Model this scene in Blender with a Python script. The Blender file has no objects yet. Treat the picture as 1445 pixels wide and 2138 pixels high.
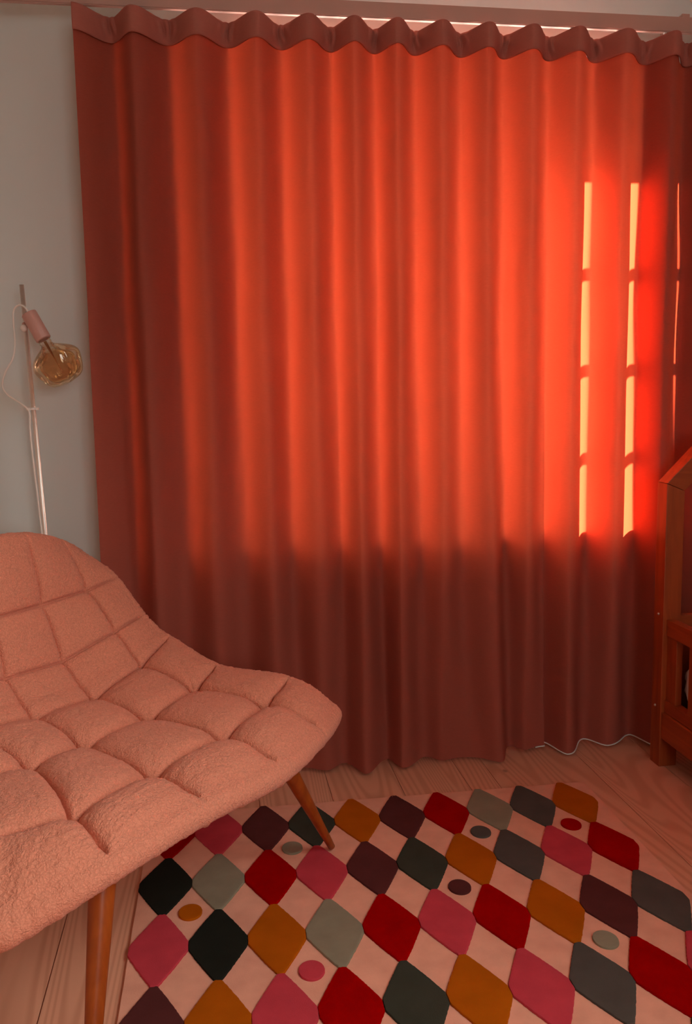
import bpy, bmesh, math, random
import numpy as np
from mathutils import Vector, Matrix

# ---------------------------------------------------------------- scene, camera, light
scn = bpy.context.scene
col = scn.collection
random.seed(7)

PITCH, ROLL, YAW, HC, FPX = math.radians(7.45), math.radians(-0.95), math.radians(8.5), 1.35, 1850.0
f = Vector((0, math.cos(PITCH), -math.sin(PITCH))); r = Vector((1, 0, 0)); u = r.cross(f)
r, u = r * math.cos(ROLL) + u * math.sin(ROLL), -r * math.sin(ROLL) + u * math.cos(ROLL)
YR = Matrix.Rotation(-YAW, 3, 'Z')
r, u, f = YR @ r, YR @ u, YR @ f
cam = bpy.data.cameras.new('camera'); co = bpy.data.objects.new('camera', cam); col.objects.link(co)
m = Matrix((r, u, -f)).transposed().to_4x4(); m.translation = (0, 0, HC); co.matrix_world = m
cam.sensor_fit = 'HORIZONTAL'; cam.sensor_width = 36.0; cam.lens = FPX / 1445 * 36.0
cam.clip_start = 0.02
scn.camera = co

SKY = 9.5
world = bpy.data.worlds.new('sky'); scn.world = world; world.use_nodes = True
wt = world.node_tree; wt.nodes.clear()
wo = wt.nodes.new('ShaderNodeOutputWorld'); wb = wt.nodes.new('ShaderNodeBackground')
tc = wt.nodes.new('ShaderNodeTexCoord'); sx = wt.nodes.new('ShaderNodeSeparateXYZ'); cr = wt.nodes.new('ShaderNodeValToRGB')
cr.color_ramp.elements[0].position = 0.44; cr.color_ramp.elements[0].color = (0.62, 0.61, 0.58, 1)
cr.color_ramp.elements[1].position = 0.52; cr.color_ramp.elements[1].color = (1.0, 0.98, 0.94, 1)
mp = wt.nodes.new('ShaderNodeMath'); mp.operation = 'MULTIPLY_ADD'; mp.inputs[1].default_value = 0.5; mp.inputs[2].default_value = 0.5
wt.links.new(tc.outputs['Generated'], sx.inputs[0]); wt.links.new(sx.outputs['Z'], mp.inputs[0]); wt.links.new(mp.outputs[0], cr.inputs[0])
wt.links.new(cr.outputs[0], wb.inputs[0]); wb.inputs[1].default_value = SKY; wt.links.new(wb.outputs[0], wo.inputs[0])

SUN_AZ, SUN_EL = math.radians(64), math.radians(6.5)
sl = bpy.data.lights.new('sun', 'SUN'); sl.energy = 300; sl.angle = math.radians(0.5); sl.color = (1.0, 0.62, 0.55)
so = bpy.data.objects.new('sun', sl); col.objects.link(so)
sd = Vector((-math.sin(SUN_AZ) * math.cos(SUN_EL), math.cos(SUN_AZ) * math.cos(SUN_EL), math.sin(SUN_EL)))
so.rotation_euler = sd.to_track_quat('Z', 'Y').to_euler()

def portal(name, x0, x1, z0, z1, y, inward):
    l = bpy.data.lights.new(name, 'AREA'); l.shape = 'RECTANGLE'; l.size = x1 - x0; l.size_y = z1 - z0
    l.cycles.is_portal = True
    o = bpy.data.objects.new(name, l); col.objects.link(o); o.location = ((x0 + x1) / 2, y, (z0 + z1) / 2)
    o.rotation_euler = Vector((0, -inward, 0)).to_track_quat('Z', 'X').to_euler()
    o.rotation_euler = (math.radians(-90 if inward < 0 else 90), 0, 0)
    return o

scn.view_settings.view_transform = 'Standard'; scn.view_settings.look = 'None'
scn.view_settings.gamma = 1; scn.view_settings.use_curve_mapping = False
scn.view_settings.exposure = 0.0

# ---------------------------------------------------------------- helpers
def mesh(name, verts, faces, mats, parent=None, smooth=False, midx=None):
    me = bpy.data.meshes.new(name); me.from_pydata([tuple(map(float, v)) for v in verts], [], [tuple(map(int, q)) for q in faces])
    for mm in (mats if isinstance(mats, (list, tuple)) else [mats]): me.materials.append(mm)
    if midx is not None: me.polygons.foreach_set('material_index', list(midx))
    if smooth: me.polygons.foreach_set('use_smooth', [True] * len(me.polygons))
    me.update()
    o = bpy.data.objects.new(name, me); col.objects.link(o)
    if parent: o.parent = parent
    return o

def bmobj(name, bm, mats, parent=None, smooth=False):
    me = bpy.data.meshes.new(name); bmesh.ops.recalc_face_normals(bm, faces=bm.faces); bm.to_mesh(me); bm.free()
    for mm in (mats if isinstance(mats, (list, tuple)) else [mats]): me.materials.append(mm)
    if smooth: me.polygons.foreach_set('use_smooth', [True] * len(me.polygons))
    o = bpy.data.objects.new(name, me); col.objects.link(o)
    if parent: o.parent = parent
    return o

def bm_box(bm, x0, x1, y0, y1, z0, z1):
    vs = [bm.verts.new(p) for p in ((x0, y0, z0), (x1, y0, z0), (x1, y1, z0), (x0, y1, z0), (x0, y0, z1), (x1, y0, z1), (x1, y1, z1), (x0, y1, z1))]
    for q in ((0, 3, 2, 1), (4, 5, 6, 7), (0, 1, 5, 4), (1, 2, 6, 5), (2, 3, 7, 6), (3, 0, 4, 7)): bm.faces.new([vs[i] for i in q])
    return vs

def box(name, x0, x1, y0, y1, z0, z1, mat, parent=None, bevel=0.0):
    bm = bmesh.new(); bm_box(bm, x0, x1, y0, y1, z0, z1)
    if bevel: bmesh.ops.bevel(bm, geom=bm.edges[:], offset=bevel, segments=2, affect='EDGES', profile=0.6)
    return bmobj(name, bm, mat, parent)

def prism(name, poly, axis, a0, a1, mat, parent=None, bevel=0.0):
    """poly of (p,q) extruded along axis ('Y': poly is (x,z); 'X': poly is (y,z))."""
    bm = bmesh.new()
    def P(p, q, a): return (p, a, q) if axis == 'Y' else (a, p, q)
    A = [bm.verts.new(P(p, q, a0)) for p, q in poly]; B = [bm.verts.new(P(p, q, a1)) for p, q in poly]
    n = len(poly); bm.faces.new(A); bm.faces.new(B[::-1])
    for i in range(n): bm.faces.new((A[i], A[(i + 1) % n], B[(i + 1) % n], B[i]))
    bmesh.ops.recalc_face_normals(bm, faces=bm.faces)
    if bevel: bmesh.ops.bevel(bm, geom=bm.edges[:], offset=bevel, segments=2, affect='EDGES', profile=0.6)
    return bmobj(name, bm, mat, parent)

def spline(pts, n):
    P = [np.array(p, float) for p in pts]; P = [2 * P[0] - P[1]] + P + [2 * P[-1] - P[-2]]; out = []
    for i in range(1, len(P) - 2):
        for k in range(n):
            t = k / n; a, b, c, d = P[i - 1:i + 3]
            out.append(0.5 * (2 * b + (c - a) * t + (2 * a - 5 * b + 4 * c - d) * t * t + (3 * b - a - 3 * c + d) * t ** 3))
    out.append(P[-2]); return out

def tube(name, pts, rad, mat, parent=None, seg=14, caps=True):
    """pts list of 3-vectors, rad float or list: one continuous tube."""
    pts = [Vector(tuple(p)) for p in pts]; n = len(pts)
    rad = rad if isinstance(rad, (list, tuple)) else [rad] * n
    vs, fs = [], []; ref = None
    for i, p in enumerate(pts):
        t = (pts[min(i + 1, n - 1)] - pts[max(i - 1, 0)]).normalized()
        if ref is None: ref = t.orthogonal().normalized()
        ref = (ref - t * ref.dot(t)).normalized(); b = t.cross(ref)
        for k in range(seg):
            a = 2 * math.pi * k / seg; vs.append(p + (ref * math.cos(a) + b * math.sin(a)) * rad[i])
    for i in range(n - 1):
        for k in range(seg):
            fs.append((i * seg + k, i * seg + (k + 1) % seg, (i + 1) * seg + (k + 1) % seg, (i + 1) * seg + k))
    if caps: fs.append(tuple(range(seg))[::-1]); fs.append(tuple((n - 1) * seg + k for k in range(seg)))
    o = mesh(name, vs, fs, mat, parent, smooth=True)
    return o

def empty(name, loc, label=None, cat=None, group=None):
    o = bpy.data.objects.new(name, None); col.objects.link(o); o.location = loc; o.empty_display_size = 0.05
    if label: o['label'] = label; o['category'] = cat
    if group: o['group'] = group
    return o
def tag(o, label, cat, group=None):
    o['label'] = label; o['category'] = cat
    if group: o['group'] = group
    return o
def struct(o): o['kind'] = 'structure'; return o
def under(o, root):           # keep world placement while parenting to an Empty at root.location
    o.parent = root; o.matrix_parent_inverse = Matrix.Translation(-Vector(root.location)); return o

# ---------------------------------------------------------------- materials
def mat(name, color, rough=0.6, spec=0.3, metal=0.0, sheen=0.0):
    m = bpy.data.materials.new(name); m.use_nodes = True; b = m.node_tree.nodes['Principled BSDF']
    b.inputs['Base Color'].default_value = (*color, 1); b.inputs['Roughness'].default_value = rough
    b.inputs['Specular IOR Level'].default_value = spec; b.inputs['Metallic'].default_value = metal
    b.inputs['Sheen Weight'].default_value = sheen
    return m
def N(m, t, **kw):
    n = m.node_tree.nodes.new(t)
    for k, v in kw.items():
        if k in n.inputs: n.inputs[k].default_value = v
        else: setattr(n, k, v)
    return n
def L(m, a, b): m.node_tree.links.new(a, b)
def bsdf(m): return m.node_tree.nodes['Principled BSDF']
def coords(m, scale=(1, 1, 1)):
    t = N(m, 'ShaderNodeTexCoord'); p = N(m, 'ShaderNodeMapping'); p.inputs['Scale'].default_value = scale
    L(m, t.outputs['Object'], p.inputs[0]); return p.outputs[0]
def add_bump(m, height, strength, dist, prev=None):
    b = N(m, 'ShaderNodeBump'); b.inputs['Strength'].default_value = strength; b.inputs['Distance'].default_value = dist
    L(m, height, b.inputs['Height'])
    if prev is not None: L(m, prev, b.inputs['Normal'])
    L(m, b.outputs[0], bsdf(m).inputs['Normal']); return b.outputs[0]
def vary(m, color, fac, amount, coord, scale):
    """tint a base colour with soft noise"""
    n = N(m, 'ShaderNodeTexNoise', Scale=scale, Detail=4.0); L(m, coord, n.inputs['Vector'])
    mx = N(m, 'ShaderNodeMix', data_type='RGBA'); mx.inputs[6].default_value = (*[c * (1 - amount) for c in color], 1)
    mx.inputs[7].default_value = (*[min(1, c * (1 + amount)) for c in color], 1)
    L(m, n.outputs[0], mx.inputs[0]); L(m, mx.outputs[2], bsdf(m).inputs['Base Color']); return n

# wall paint
M_wall = mat('wall_paint', (0.77, 0.85, 0.83), 0.75, 0.2)
c = coords(M_wall); n = N(M_wall, 'ShaderNodeTexNoise', Scale=260.0, Detail=3.0); L(M_wall, c, n.inputs['Vector']); add_bump(M_wall, n.outputs[0], 0.12, 0.001)
M_warm = mat('warm_bounce_paint', (0.72, 0.55, 0.45), 0.75, 0.2)  # made-up tint for the unseen walls, to redden the bounced light
c = coords(M_warm); n = N(M_warm, 'ShaderNodeTexNoise', Scale=260.0, Detail=3.0); L(M_warm, c, n.inputs['Vector']); add_bump(M_warm, n.outputs[0], 0.12, 0.001)
M_ceil = mat('ceiling_paint', (0.85, 0.85, 0.80), 0.8, 0.2)
c = coords(M_ceil); n = N(M_ceil, 'ShaderNodeTexNoise', Scale=200.0); L(M_ceil, c, n.inputs['Vector']); add_bump(M_ceil, n.outputs[0], 0.1, 0.001)
M_white = mat('white_gloss_paint', (0.80, 0.80, 0.77), 0.35, 0.5)
c = coords(M_white); vary(M_white, (0.80, 0.80, 0.77), 0, 0.04, c, 8.0)
M_ground = mat('outdoor_ground', (0.60, 0.60, 0.57), 0.9); c = coords(M_ground); vary(M_ground, (0.6, 0.6, 0.57), 0, 0.15, c, 1.5)

# curtain cloth
def cloth(name, front, trans, tfac):
    m = bpy.data.materials.new(name); m.use_nodes = True; nt = m.node_tree; nt.nodes.clear()
    out = nt.nodes.new('ShaderNodeOutputMaterial'); d = nt.nodes.new('ShaderNodeBsdfDiffuse'); t = nt.nodes.new('ShaderNodeBsdfTranslucent')
    mx = nt.nodes.new('ShaderNodeMixShader'); mx.inputs[0].default_value = tfac
    tcn = nt.nodes.new('ShaderNodeTexCoord'); mpn = nt.nodes.new('ShaderNodeMapping'); mpn.inputs['Scale'].default_value = (420, 420, 420)
    w = nt.nodes.new('ShaderNodeTexNoise'); w.inputs['Scale'].default_value = 1.0; w.inputs['Detail'].default_value = 1.0
    nt.links.new(tcn.outputs['Object'], mpn.inputs[0]); nt.links.new(mpn.outputs[0], w.inputs['Vector'])
    st = nt.nodes.new('ShaderNodeTexNoise'); st.inputs['Scale'].default_value = 1.0; st.inputs['Detail'].default_value = 3.0   # slubs in the weave
    mp2 = nt.nodes.new('ShaderNodeMapping'); mp2.inputs['Scale'].default_value = (60, 60, 900)
    nt.links.new(tcn.outputs['Object'], mp2.inputs[0]); nt.links.new(mp2.outputs[0], st.inputs['Vector'])
    add = nt.nodes.new('ShaderNodeMath'); add.operation = 'ADD'; nt.links.new(w.outputs[0], add.inputs[0]); nt.links.new(st.outputs[0], add.inputs[1])
    bp = nt.nodes.new('ShaderNodeBump'); bp.inputs['Strength'].default_value = 0.25; bp.inputs['Distance'].default_value = 0.0008
    nt.links.new(add.outputs[0], bp.inputs['Height']); nt.links.new(bp.outputs[0], d.inputs['Normal'])
    def tint(c, node, a):
        q = nt.nodes.new('ShaderNodeMix'); q.data_type = 'RGBA'; q.inputs[6].default_value = (*[v * (1 - a) for v in c], 1); q.inputs[7].default_value = (*[min(1, v * (1 + a)) for v in c], 1)
        nt.links.new(st.outputs[0], q.inputs[0]); nt.links.new(q.outputs[2], node.inputs['Color'])
    tint(front, d, 0.12); tint(trans, t, 0.12)
    nt.links.new(d.outputs[0], mx.inputs[1]); nt.links.new(t.outputs[0], mx.inputs[2]); nt.links.new(mx.outputs[0], out.inputs[0])
    return m
M_curtain = cloth('curtain_cloth', (0.50, 0.128, 0.088), (0.262, 0.0345, 0.0125), 0.30)
M_heading = cloth('curtain_heading_cloth', (0.48, 0.17, 0.13), (0.3, 0.03, 0.02), 0.03)

# wood
def wood(name, c1, c2, rough, scale, stretch, bump=0.15):
    m = mat(name, c1, rough, 0.4)
    c = coords(m, stretch)
    n1 = N(m, 'ShaderNodeTexNoise', Scale=scale, Detail=5.0, Distortion=0.6); L(m, c, n1.inputs['Vector'])
    cr = N(m, 'ShaderNodeValToRGB'); cr.color_ramp.elements[0].position = 0.35; cr.color_ramp.elements[0].color = (*c2, 1)
    cr.color_ramp.elements[1].position = 0.65; cr.color_ramp.elements[1].color = (*c1, 1)
    L(m, n1.outputs[0], cr.inputs[0]); L(m, cr.outputs[0], bsdf(m).inputs['Base Color']); add_bump(m, n1.outputs[0], bump, 0.001)
    return m
M_bedz = wood('bed_wood_upright', (0.42, 0.075, 0.012), (0.31, 0.05, 0.008), 0.45, 5.0, (8, 8, 0.7))
M_bedy = wood('bed_wood_long', (0.42, 0.075, 0.012), (0.31, 0.05, 0.008), 0.45, 5.0, (8, 0.7, 8))
M_bedx = wood('bed_wood_cross', (0.42, 0.075, 0.012), (0.31, 0.05, 0.008), 0.45, 5.0, (0.7, 8, 8))
M_leg = wood('chair_leg_wood', (0.42, 0.085, 0.010), (0.31, 0.055, 0.006), 0.35, 5.0, (9, 9, 0.8))

# pine floor: long boards along Y with cathedral grain
def floor_mat():
    m = mat('pine_floor', (0.6, 0.4, 0.25), 0.5, 0.35)
    t = N(m, 'ShaderNodeTexCoord'); sp = N(m, 'ShaderNodeSeparateXYZ'); L(m, t.outputs['Object'], sp.inputs[0])
    oi = N(m, 'ShaderNodeAttribute', attribute_name='board'); oi.attribute_type = 'GEOMETRY'
    off = N(m, 'ShaderNodeMath', operation='MULTIPLY'); off.inputs[1].default_value = 7.31; L(m, oi.outputs['Fac'], off.inputs[0])
    cb = N(m, 'ShaderNodeCombineXYZ')
    ay = N(m, 'ShaderNodeMath', operation='MULTIPLY_ADD'); ay.inputs[1].default_value = 0.055; L(m, sp.outputs['Y'], ay.inputs[0]); L(m, off.outputs[0], ay.inputs[2])
    L(m, sp.outputs['X'], cb.inputs[0]); L(m, ay.outputs[0], cb.inputs[1]); L(m, off.outputs[0], cb.inputs[2])
    n1 = N(m, 'ShaderNodeTexNoise', Scale=4.0, Detail=1.0, Distortion=0.15); L(m, cb.outputs[0], n1.inputs['Vector'])
    k = N(m, 'ShaderNodeMath', operation='MULTIPLY'); k.inputs[1].default_value = 230.0; L(m, n1.outputs[0], k.inputs[0])
    sn = N(m, 'ShaderNodeMath', operation='SINE'); L(m, k.outputs[0], sn.inputs[0])
    r1 = N(m, 'ShaderNodeValToRGB'); r1.color_ramp.elements[0].position = 0.30; r1.color_ramp.elements[0].color = (0.80, 0.39, 0.245, 1)
    r1.color_ramp.elements[1].position = 0.95; r1.color_ramp.elements[1].color = (0.69, 0.315, 0.19, 1)
    h = N(m, 'ShaderNodeMath', operation='MULTIPLY_ADD'); h.inputs[1].default_value = 0.5; h.inputs[2].default_value = 0.5; L(m, sn.outputs[0], h.inputs[0])
    L(m, h.outputs[0], r1.inputs[0])
    # knots
    v = N(m, 'ShaderNodeTexVoronoi', Scale=1.0); cb2 = N(m, 'ShaderNodeCombineXYZ')
    kx = N(m, 'ShaderNodeMath', operation='MULTIPLY'); kx.inputs[1].default_value = 5.0; L(m, sp.outputs['X'], kx.inputs[0])
    ky = N(m, 'ShaderNodeMath', operation='MULTIPLY'); ky.inputs[1].default_value = 3.2; L(m, sp.outputs['Y'], ky.inputs[0])
    L(m, kx.outputs[0], cb2.inputs[0]); L(m, ky.outputs[0], cb2.inputs[1]); L(m, cb2.outputs[0], v.inputs['Vector'])
    kr = N(m, 'ShaderNodeValToRGB'); kr.color_ramp.elements[0].position = 0.035; kr.color_ramp.elements[0].color = (1, 1, 1, 1)
    kr.color_ramp.elements[1].position = 0.075; kr.color_ramp.elements[1].color = (0, 0, 0, 1); L(m, v.outputs['Distance'], kr.inputs[0])
    mx = N(m, 'ShaderNodeMix', data_type='RGBA'); mx.inputs[7].default_value = (0.20, 0.10, 0.06, 1)
    L(m, kr.outputs[0], mx.inputs[0]); L(m, r1.outputs[0], mx.inputs[6]); L(m, mx.outputs[2], bsdf(m).inputs['Base Color'])
    add_bump(m, h.outputs[0], 0.08, 0.0006)
    return m
M_floor = floor_mat()

# boucle
def boucle():
    m = mat('boucle_cloth', (0.72, 0.46, 0.35), 0.95, 0.05, sheen=0.12)
    c = coords(m)
    v = N(m, 'ShaderNodeTexVoronoi', Scale=235.0, Randomness=1.0); n = N(m, 'ShaderNodeTexNoise', Scale=150.0, Detail=3.0, Distortion=0.6)
    mixv = N(m, 'ShaderNodeMix', data_type='VECTOR'); mixv.inputs[0].default_value = 0.012
    n0 = N(m, 'ShaderNodeTexNoise', Scale=90.0, Detail=1.0); L(m, c, n0.inputs['Vector'])
    L(m, c, mixv.inputs[4]); L(m, n0.outputs['Color'], mixv.inputs[5])
    L(m, mixv.outputs[1], v.inputs['Vector']); L(m, c, n.inputs['Vector'])
    inv = N(m, 'ShaderNodeMath', operation='SUBTRACT'); inv.inputs[0].default_value = 1.0; L(m, v.outputs['Distance'], inv.inputs[1])
    ad = N(m, 'ShaderNodeMath', operation='ADD'); L(m, inv.outputs[0], ad.inputs[0]); L(m, n.outputs[0], ad.inputs[1])
    add_bump(m, ad.outputs[0], 0.75, 0.0026)
    cr = N(m, 'ShaderNodeValToRGB'); cr.color_ramp.elements[0].position = 0.2; cr.color_ramp.elements[0].color = (0.91, 0.345, 0.22, 1)
    cr.color_ramp.elements[1].position = 0.75; cr.color_ramp.elements[1].color = (0.76, 0.275, 0.17, 1)
    L(m, v.outputs['Distance'], cr.inputs[0]); L(m, cr.outputs[0], bsdf(m).inputs['Base Color'])
    return m
M_boucle = boucle()
def pile(name, color):
    m = mat(name, color, 0.95, 0.0); c = coords(m)
    n = N(m, 'ShaderNodeTexNoise', Scale=420.0, Detail=2.0); L(m, c, n.inputs['Vector']); b = add_bump(m, n.outputs[0], 0.5, 0.002)
    vary(m, color, 0, 0.22, c, 14.0)
    return m

# ---------------------------------------------------------------- room shell
RX0, RX1, RY0, RY1 = -2.2, 2.6, -2.4, 3.25
WT = 0.36                                    # window-wall thickness
WX0, WX1, WZ0, WZ1 = 0.03, 1.53, 0.83, 2.60  # window opening
BX0, BX1, BZ0, BZ1 = 0.35, 1.75, 1.2, 2.45     # unseen window behind the camera, added for room fill

def wall_with_hole(name, y0, y1, outline_top, hx0, hx1, hz0, hz1, mt=None):
    """wall in XZ with hole; outline_top: list of (x, z) from left to right"""
    zt = outline_top
    def top(x):
        for (xa, za), (xb, zb) in zip(zt, zt[1:]):
            if xa <= x <= xb: return za + (zb - za) * (x - xa) / (xb - xa)
        return zt[-1][1]
    xs = sorted(set([x for x, _ in zt] + [hx0, hx1])); vs, fs = [], []
    def quad_prism(x0, x1, za0, za1, zb0, zb1):
        b = len(vs)
        for y in (y0, y1): vs.extend([(x0, y, za0), (x1, y, zb0), (x1, y, zb1), (x0, y, za1)])
        fs.extend([(b, b + 1, b + 2, b + 3), (b + 7, b + 6, b + 5, b + 4), (b, b + 4, b + 5, b + 1), (b + 1, b + 5, b + 6, b + 2), (b + 2, b + 6, b + 7, b + 3), (b + 3, b + 7, b + 4, b)])
    for xa, xb in zip(xs, xs[1:]):
        if hx0 <= xa and xb <= hx1:
            quad_prism(xa, xb, 0, hz0, 0, hz0); quad_prism(xa, xb, hz1, top(xa), hz1, top(xb))
        else: quad_prism(xa, xb, 0, top(xa), 0, top(xb))
    return struct(mesh(name, vs, fs, mt or M_wall))
TOPZ, SX, SL = 3.2, 1.49, 1.38               # flat ceiling height, start of the slope, slope
KZ = TOPZ - SL * (RX1 - SX)
prof = [(RX0 - .1, TOPZ), (SX, TOPZ), (RX1 + .1, TOPZ - SL * (RX1 + .1 - SX))]
wall_with_hole('wall_back', RY1, RY1 + WT, prof, WX0, WX1, WZ0, WZ1)
wall_with_hole('wall_front', RY0 - .2, RY0, prof, BX0, BX1, BZ0, BZ1, M_warm)
struct(box('wall_left', RX0 - .1, RX0, RY0, RY1, 0, TOPZ, M_warm))
struct(box('wall_right', RX1, RX1 + .1, RY0, RY1, 0, KZ, M_warm))
# ceiling: flat part and a slope to the right with an unseen roof window added for fill
RWX0, RWX1, RWY0, RWY1 = 1.58, 2.30, -0.9, 1.25
t_ = .08
def slope_z(x): return TOPZ - SL * (x - SX)
bm = bmesh.new()
def slab(x0, x1, y0, y1):
    v = [bm.verts.new(p) for p in ((x0, y0, slope_z(x0)), (x1, y0, slope_z(x1)), (x1, y1, slope_z(x1)), (x0, y1, slope_z(x0)),
                                   (x0 + t_, y0, slope_z(x0) + t_), (x1 + t_, y0, slope_z(x1) + t_), (x1 + t_, y1, slope_z(x1) + t_), (x0 + t_, y1, slope_z(x0) + t_))]
    for q in ((0, 3, 2, 1), (4, 5, 6, 7), (0, 1, 5, 4), (1, 2, 6, 5), (2, 3, 7, 6), (3, 0, 4, 7)): bm.faces.new([v[i] for i in q])
ye, yf = RY0 - .2, RY1 + WT
slab(SX, RWX0, ye, yf); slab(RWX1, RX1 + .1, ye, yf); slab(RWX0, RWX1, ye, RWY0); slab(RWX0, RWX1, RWY1, yf)
bm_box(bm, RX0 - .1, SX + t_, ye, yf, TOPZ + .0005, TOPZ + t_)
struct(bmobj('ceiling', bm, M_ceil))
w3 = empty('fill_window_3', ((RWX0 + RWX1) / 2, 0, slope_z((RWX0 + RWX1) / 2))); w3['kind'] = 'structure'
ax_ = Vector((1, 0, -SL)).normalized(); nz_ = Vector((SL, 0, 1)).normalized()
def rbox(name, u0, u1, y0, y1, n0, n1, mt):
    o3 = Vector((RWX0, 0, slope_z(RWX0))); vs = [o3 + ax_ * a + Vector((0, y, 0)) + nz_ * n for n in (n0, n1) for a, y in ((u0, y0), (u1, y0), (u1, y1), (u0, y1))]
    o = mesh(name, vs, [(0, 3, 2, 1), (4, 5, 6, 7), (0, 1, 5, 4), (1, 2, 6, 5), (2, 3, 7, 6), (3, 0, 4, 7)], mt); return under(o, w3)
RL_ = (RWX1 - RWX0) * math.sqrt(1 + SL * SL)
for a in ((0, .05, RWY0, RWY1), (RL_ - .05, RL_, RWY0, RWY1), (.05, RL_ - .05, RWY0, RWY0 + .05), (.05, RL_ - .05, RWY1 - .05, RWY1)): rbox('window_frame', *a, .03, .07, M_white)

# floorboards: one mesh, one board id per face
seams = [-0.424, -0.16, 0.114, 0.36, 0.607, 0.84, 0.945, 1.312, 1.58, 1.85, 2.1, 2.35, 2.6]
left = -0.424
while left > RX0: left -= 0.27; seams.insert(0, left)
seams[0] = RX0
vs, fs, bid = [], [], []
for i, (a, b) in enumerate(zip(seams, seams[1:])):
    g = 0.0011; k = len(vs)
    vs += [(a + g, RY0, 0), (b - g, RY0, 0), (b - g, RY1, 0), (a + g, RY1, 0), (a - g, RY0, -.004), (a + g, RY0, -.004), (a + g, RY1, -.004), (a - g, RY1, -.004)]
    fs += [(k, k + 1, k + 2, k + 3), (k + 4, k + 5, k + 6, k + 7), (k + 5, k, k + 3, k + 6)]; bid += [i * 1.0 + random.random() * .5] * 3
k = len(vs); vs += [(RX0, RY0, -.1), (RX1, RY0, -.1), (RX1, RY1, -.1), (RX0, RY1, -.1), (RX0, RY0, -.005), (RX1, RY0, -.005), (RX1, RY1, -.005), (RX0, RY1, -.005)]
for q in ((0, 3, 2, 1), (4, 5, 6, 7), (0, 1, 5, 4), (1, 2, 6, 5), (2, 3, 7, 6), (3, 0, 4, 7)): fs.append(tuple(k + j for j in q)); bid.append(0)
fl = struct(mesh('floor', vs, fs, M_floor))
at = fl.data.attributes.new('board', 'FLOAT', 'FACE'); at.data.foreach_set('value', bid)
struct(box('baseboard_back', RX0, RX1, RY1 - .014, RY1, 0, .11, M_white, bevel=.003))
struct(box('baseboard_left', RX0, RX0 + .014, RY0, RY1 - .014, 0, .11, M_white, bevel=.003))
gr = struct(mesh('outdoor_ground', [(-30, RY1 + WT + .02, -.6), (30, RY1 + WT + .02, -.6), (30, 40, -.6), (-30, 40, -.6)], [(0, 1, 2, 3)], M_ground))
# added eave, out of view, set to cut off the tops of the sun strips
struct(box('trim_1', -5, 6, 3.72, 3.95, 2.317, 2.48, M_white))
struct(prism('trim_2', [(RY1 + WT, 2.70), (3.95, 2.48), (3.95, 2.54), (RY1 + WT, 2.78)], 'X', -5, 6, M_white))

# window behind the curtain
M_glass = bpy.data.materials.new('window_glass'); M_glass.use_nodes = True
nt = M_glass.node_tree; nt = M_glass.node_tree; nt.nodes.clear(); o_ = nt.nodes.new('ShaderNodeOutputMaterial'); tr = nt.nodes.new('ShaderNodeBsdfTransparent'); gl = nt.nodes.new('ShaderNodeBsdfGlossy')
fr = nt.nodes.new('ShaderNodeFresnel'); mxs = nt.nodes.new('ShaderNodeMixShader'); gl.inputs['Roughness'].default_value = 0.02; tr.inputs[0].default_value = (.95, .97, .96, 1)
nt.links.new(fr.outputs[0], mxs.inputs[0]); nt.links.new(tr.outputs[0], mxs.inputs[1]); nt.links.new(gl.outputs[0], mxs.inputs[2]); nt.links.new(mxs.outputs[0], o_.inputs[0])

def window(name, x0, x1, z0, z1, yin, yout, muntins, side, splay=0.0):
    """frame near the outer face; side=+1 when outside is +Y"""
    root = empty(name, ((x0 + x1) / 2, yin, z0)); root['kind'] = 'structure'
    ya, yb = sorted((yout - side * .045, yout - side * .003))
    bm = bmesh.new(); w = .045
    bm_box(bm, x0, x0 + w, ya, yb, z0, z1); bm_box(bm, x1 - w, x1, ya, yb, z0, z1)
    bm_box(bm, x0 + w, x1 - w, ya, yb, z0, z0 + .05); bm_box(bm, x0 + w, x1 - w, ya, yb, z1 - w, z1)
    nm_ = 2 if side > 0 else 1; xms = [x0 + (x1 - x0) * k / (nm_ + 1) for k in range(1, nm_ + 1)]
    if side > 0: xms = [.72, 1.12]
    for xm in xms: bm_box(bm, xm - .035, xm + .035, ya, yb, z0 + .05, z1 - w)
    under(bmobj('window_frame', bm, M_white), root)
    for (a, b) in zip([x0 + w] + [q + .035 for q in xms], [q - .035 for q in xms] + [x1 - w]):
        bm = bmesh.new(); yc = (ya + yb) / 2
        for z in muntins: bm_box(bm, a, b, yc - .015, yc + .015, z - .019, z + .019)
        under(bmobj('muntin', bm, M_white), root)
        under(mesh('pane', [(a, yc, z0 + .05), (b, yc, z0 + .05), (b, yc, z1 - w), (a, yc, z1 - w)], [(0, 1, 2, 3)], M_glass), root)
    x0 -= splay
    yi0, yi1 = sorted((yin, yin - side * .018))
    bm = bmesh.new(); cw = .05
    bm_box(bm, x0 - cw, x0, yi0, yi1, z0 - .0, z1 + cw); bm_box(bm, x1, x1 + cw, yi0, yi1, z0 - .0, z1 + cw); bm_box(bm, x0, x1, yi0, yi1, z1, z1 + cw)
    yj0, yj1 = sorted((yin - side * .018, yin - side * .030))
    bm_box(bm, x0 - cw, x0 - cw + .022, yj0, yj1, z0, z1 + cw); bm_box(bm, x1 + cw - .022, x1 + cw, yj0, yj1, z0, z1 + cw)
    under(bmobj('casing', bm, M_white), root)
    return root
w1 = window('window_1', WX0 + .21, WX1, WZ0, WZ1, RY1, RY1 + WT, (1.22, 1.545, 1.89, 2.235), 1, .21)
rv = [(WX0, RY1 + .001), (WX0 + .21, RY1 + WT), (WX0, RY1 + WT)]
under(mesh('reveal', [(x, y, z) for z in (WZ0 - .001, WZ1) for x, y in rv], [(0, 2, 1), (3, 4, 5), (0, 1, 4, 3), (1, 2, 5, 4), (2, 0, 3, 5)], M_white), w1)
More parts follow.
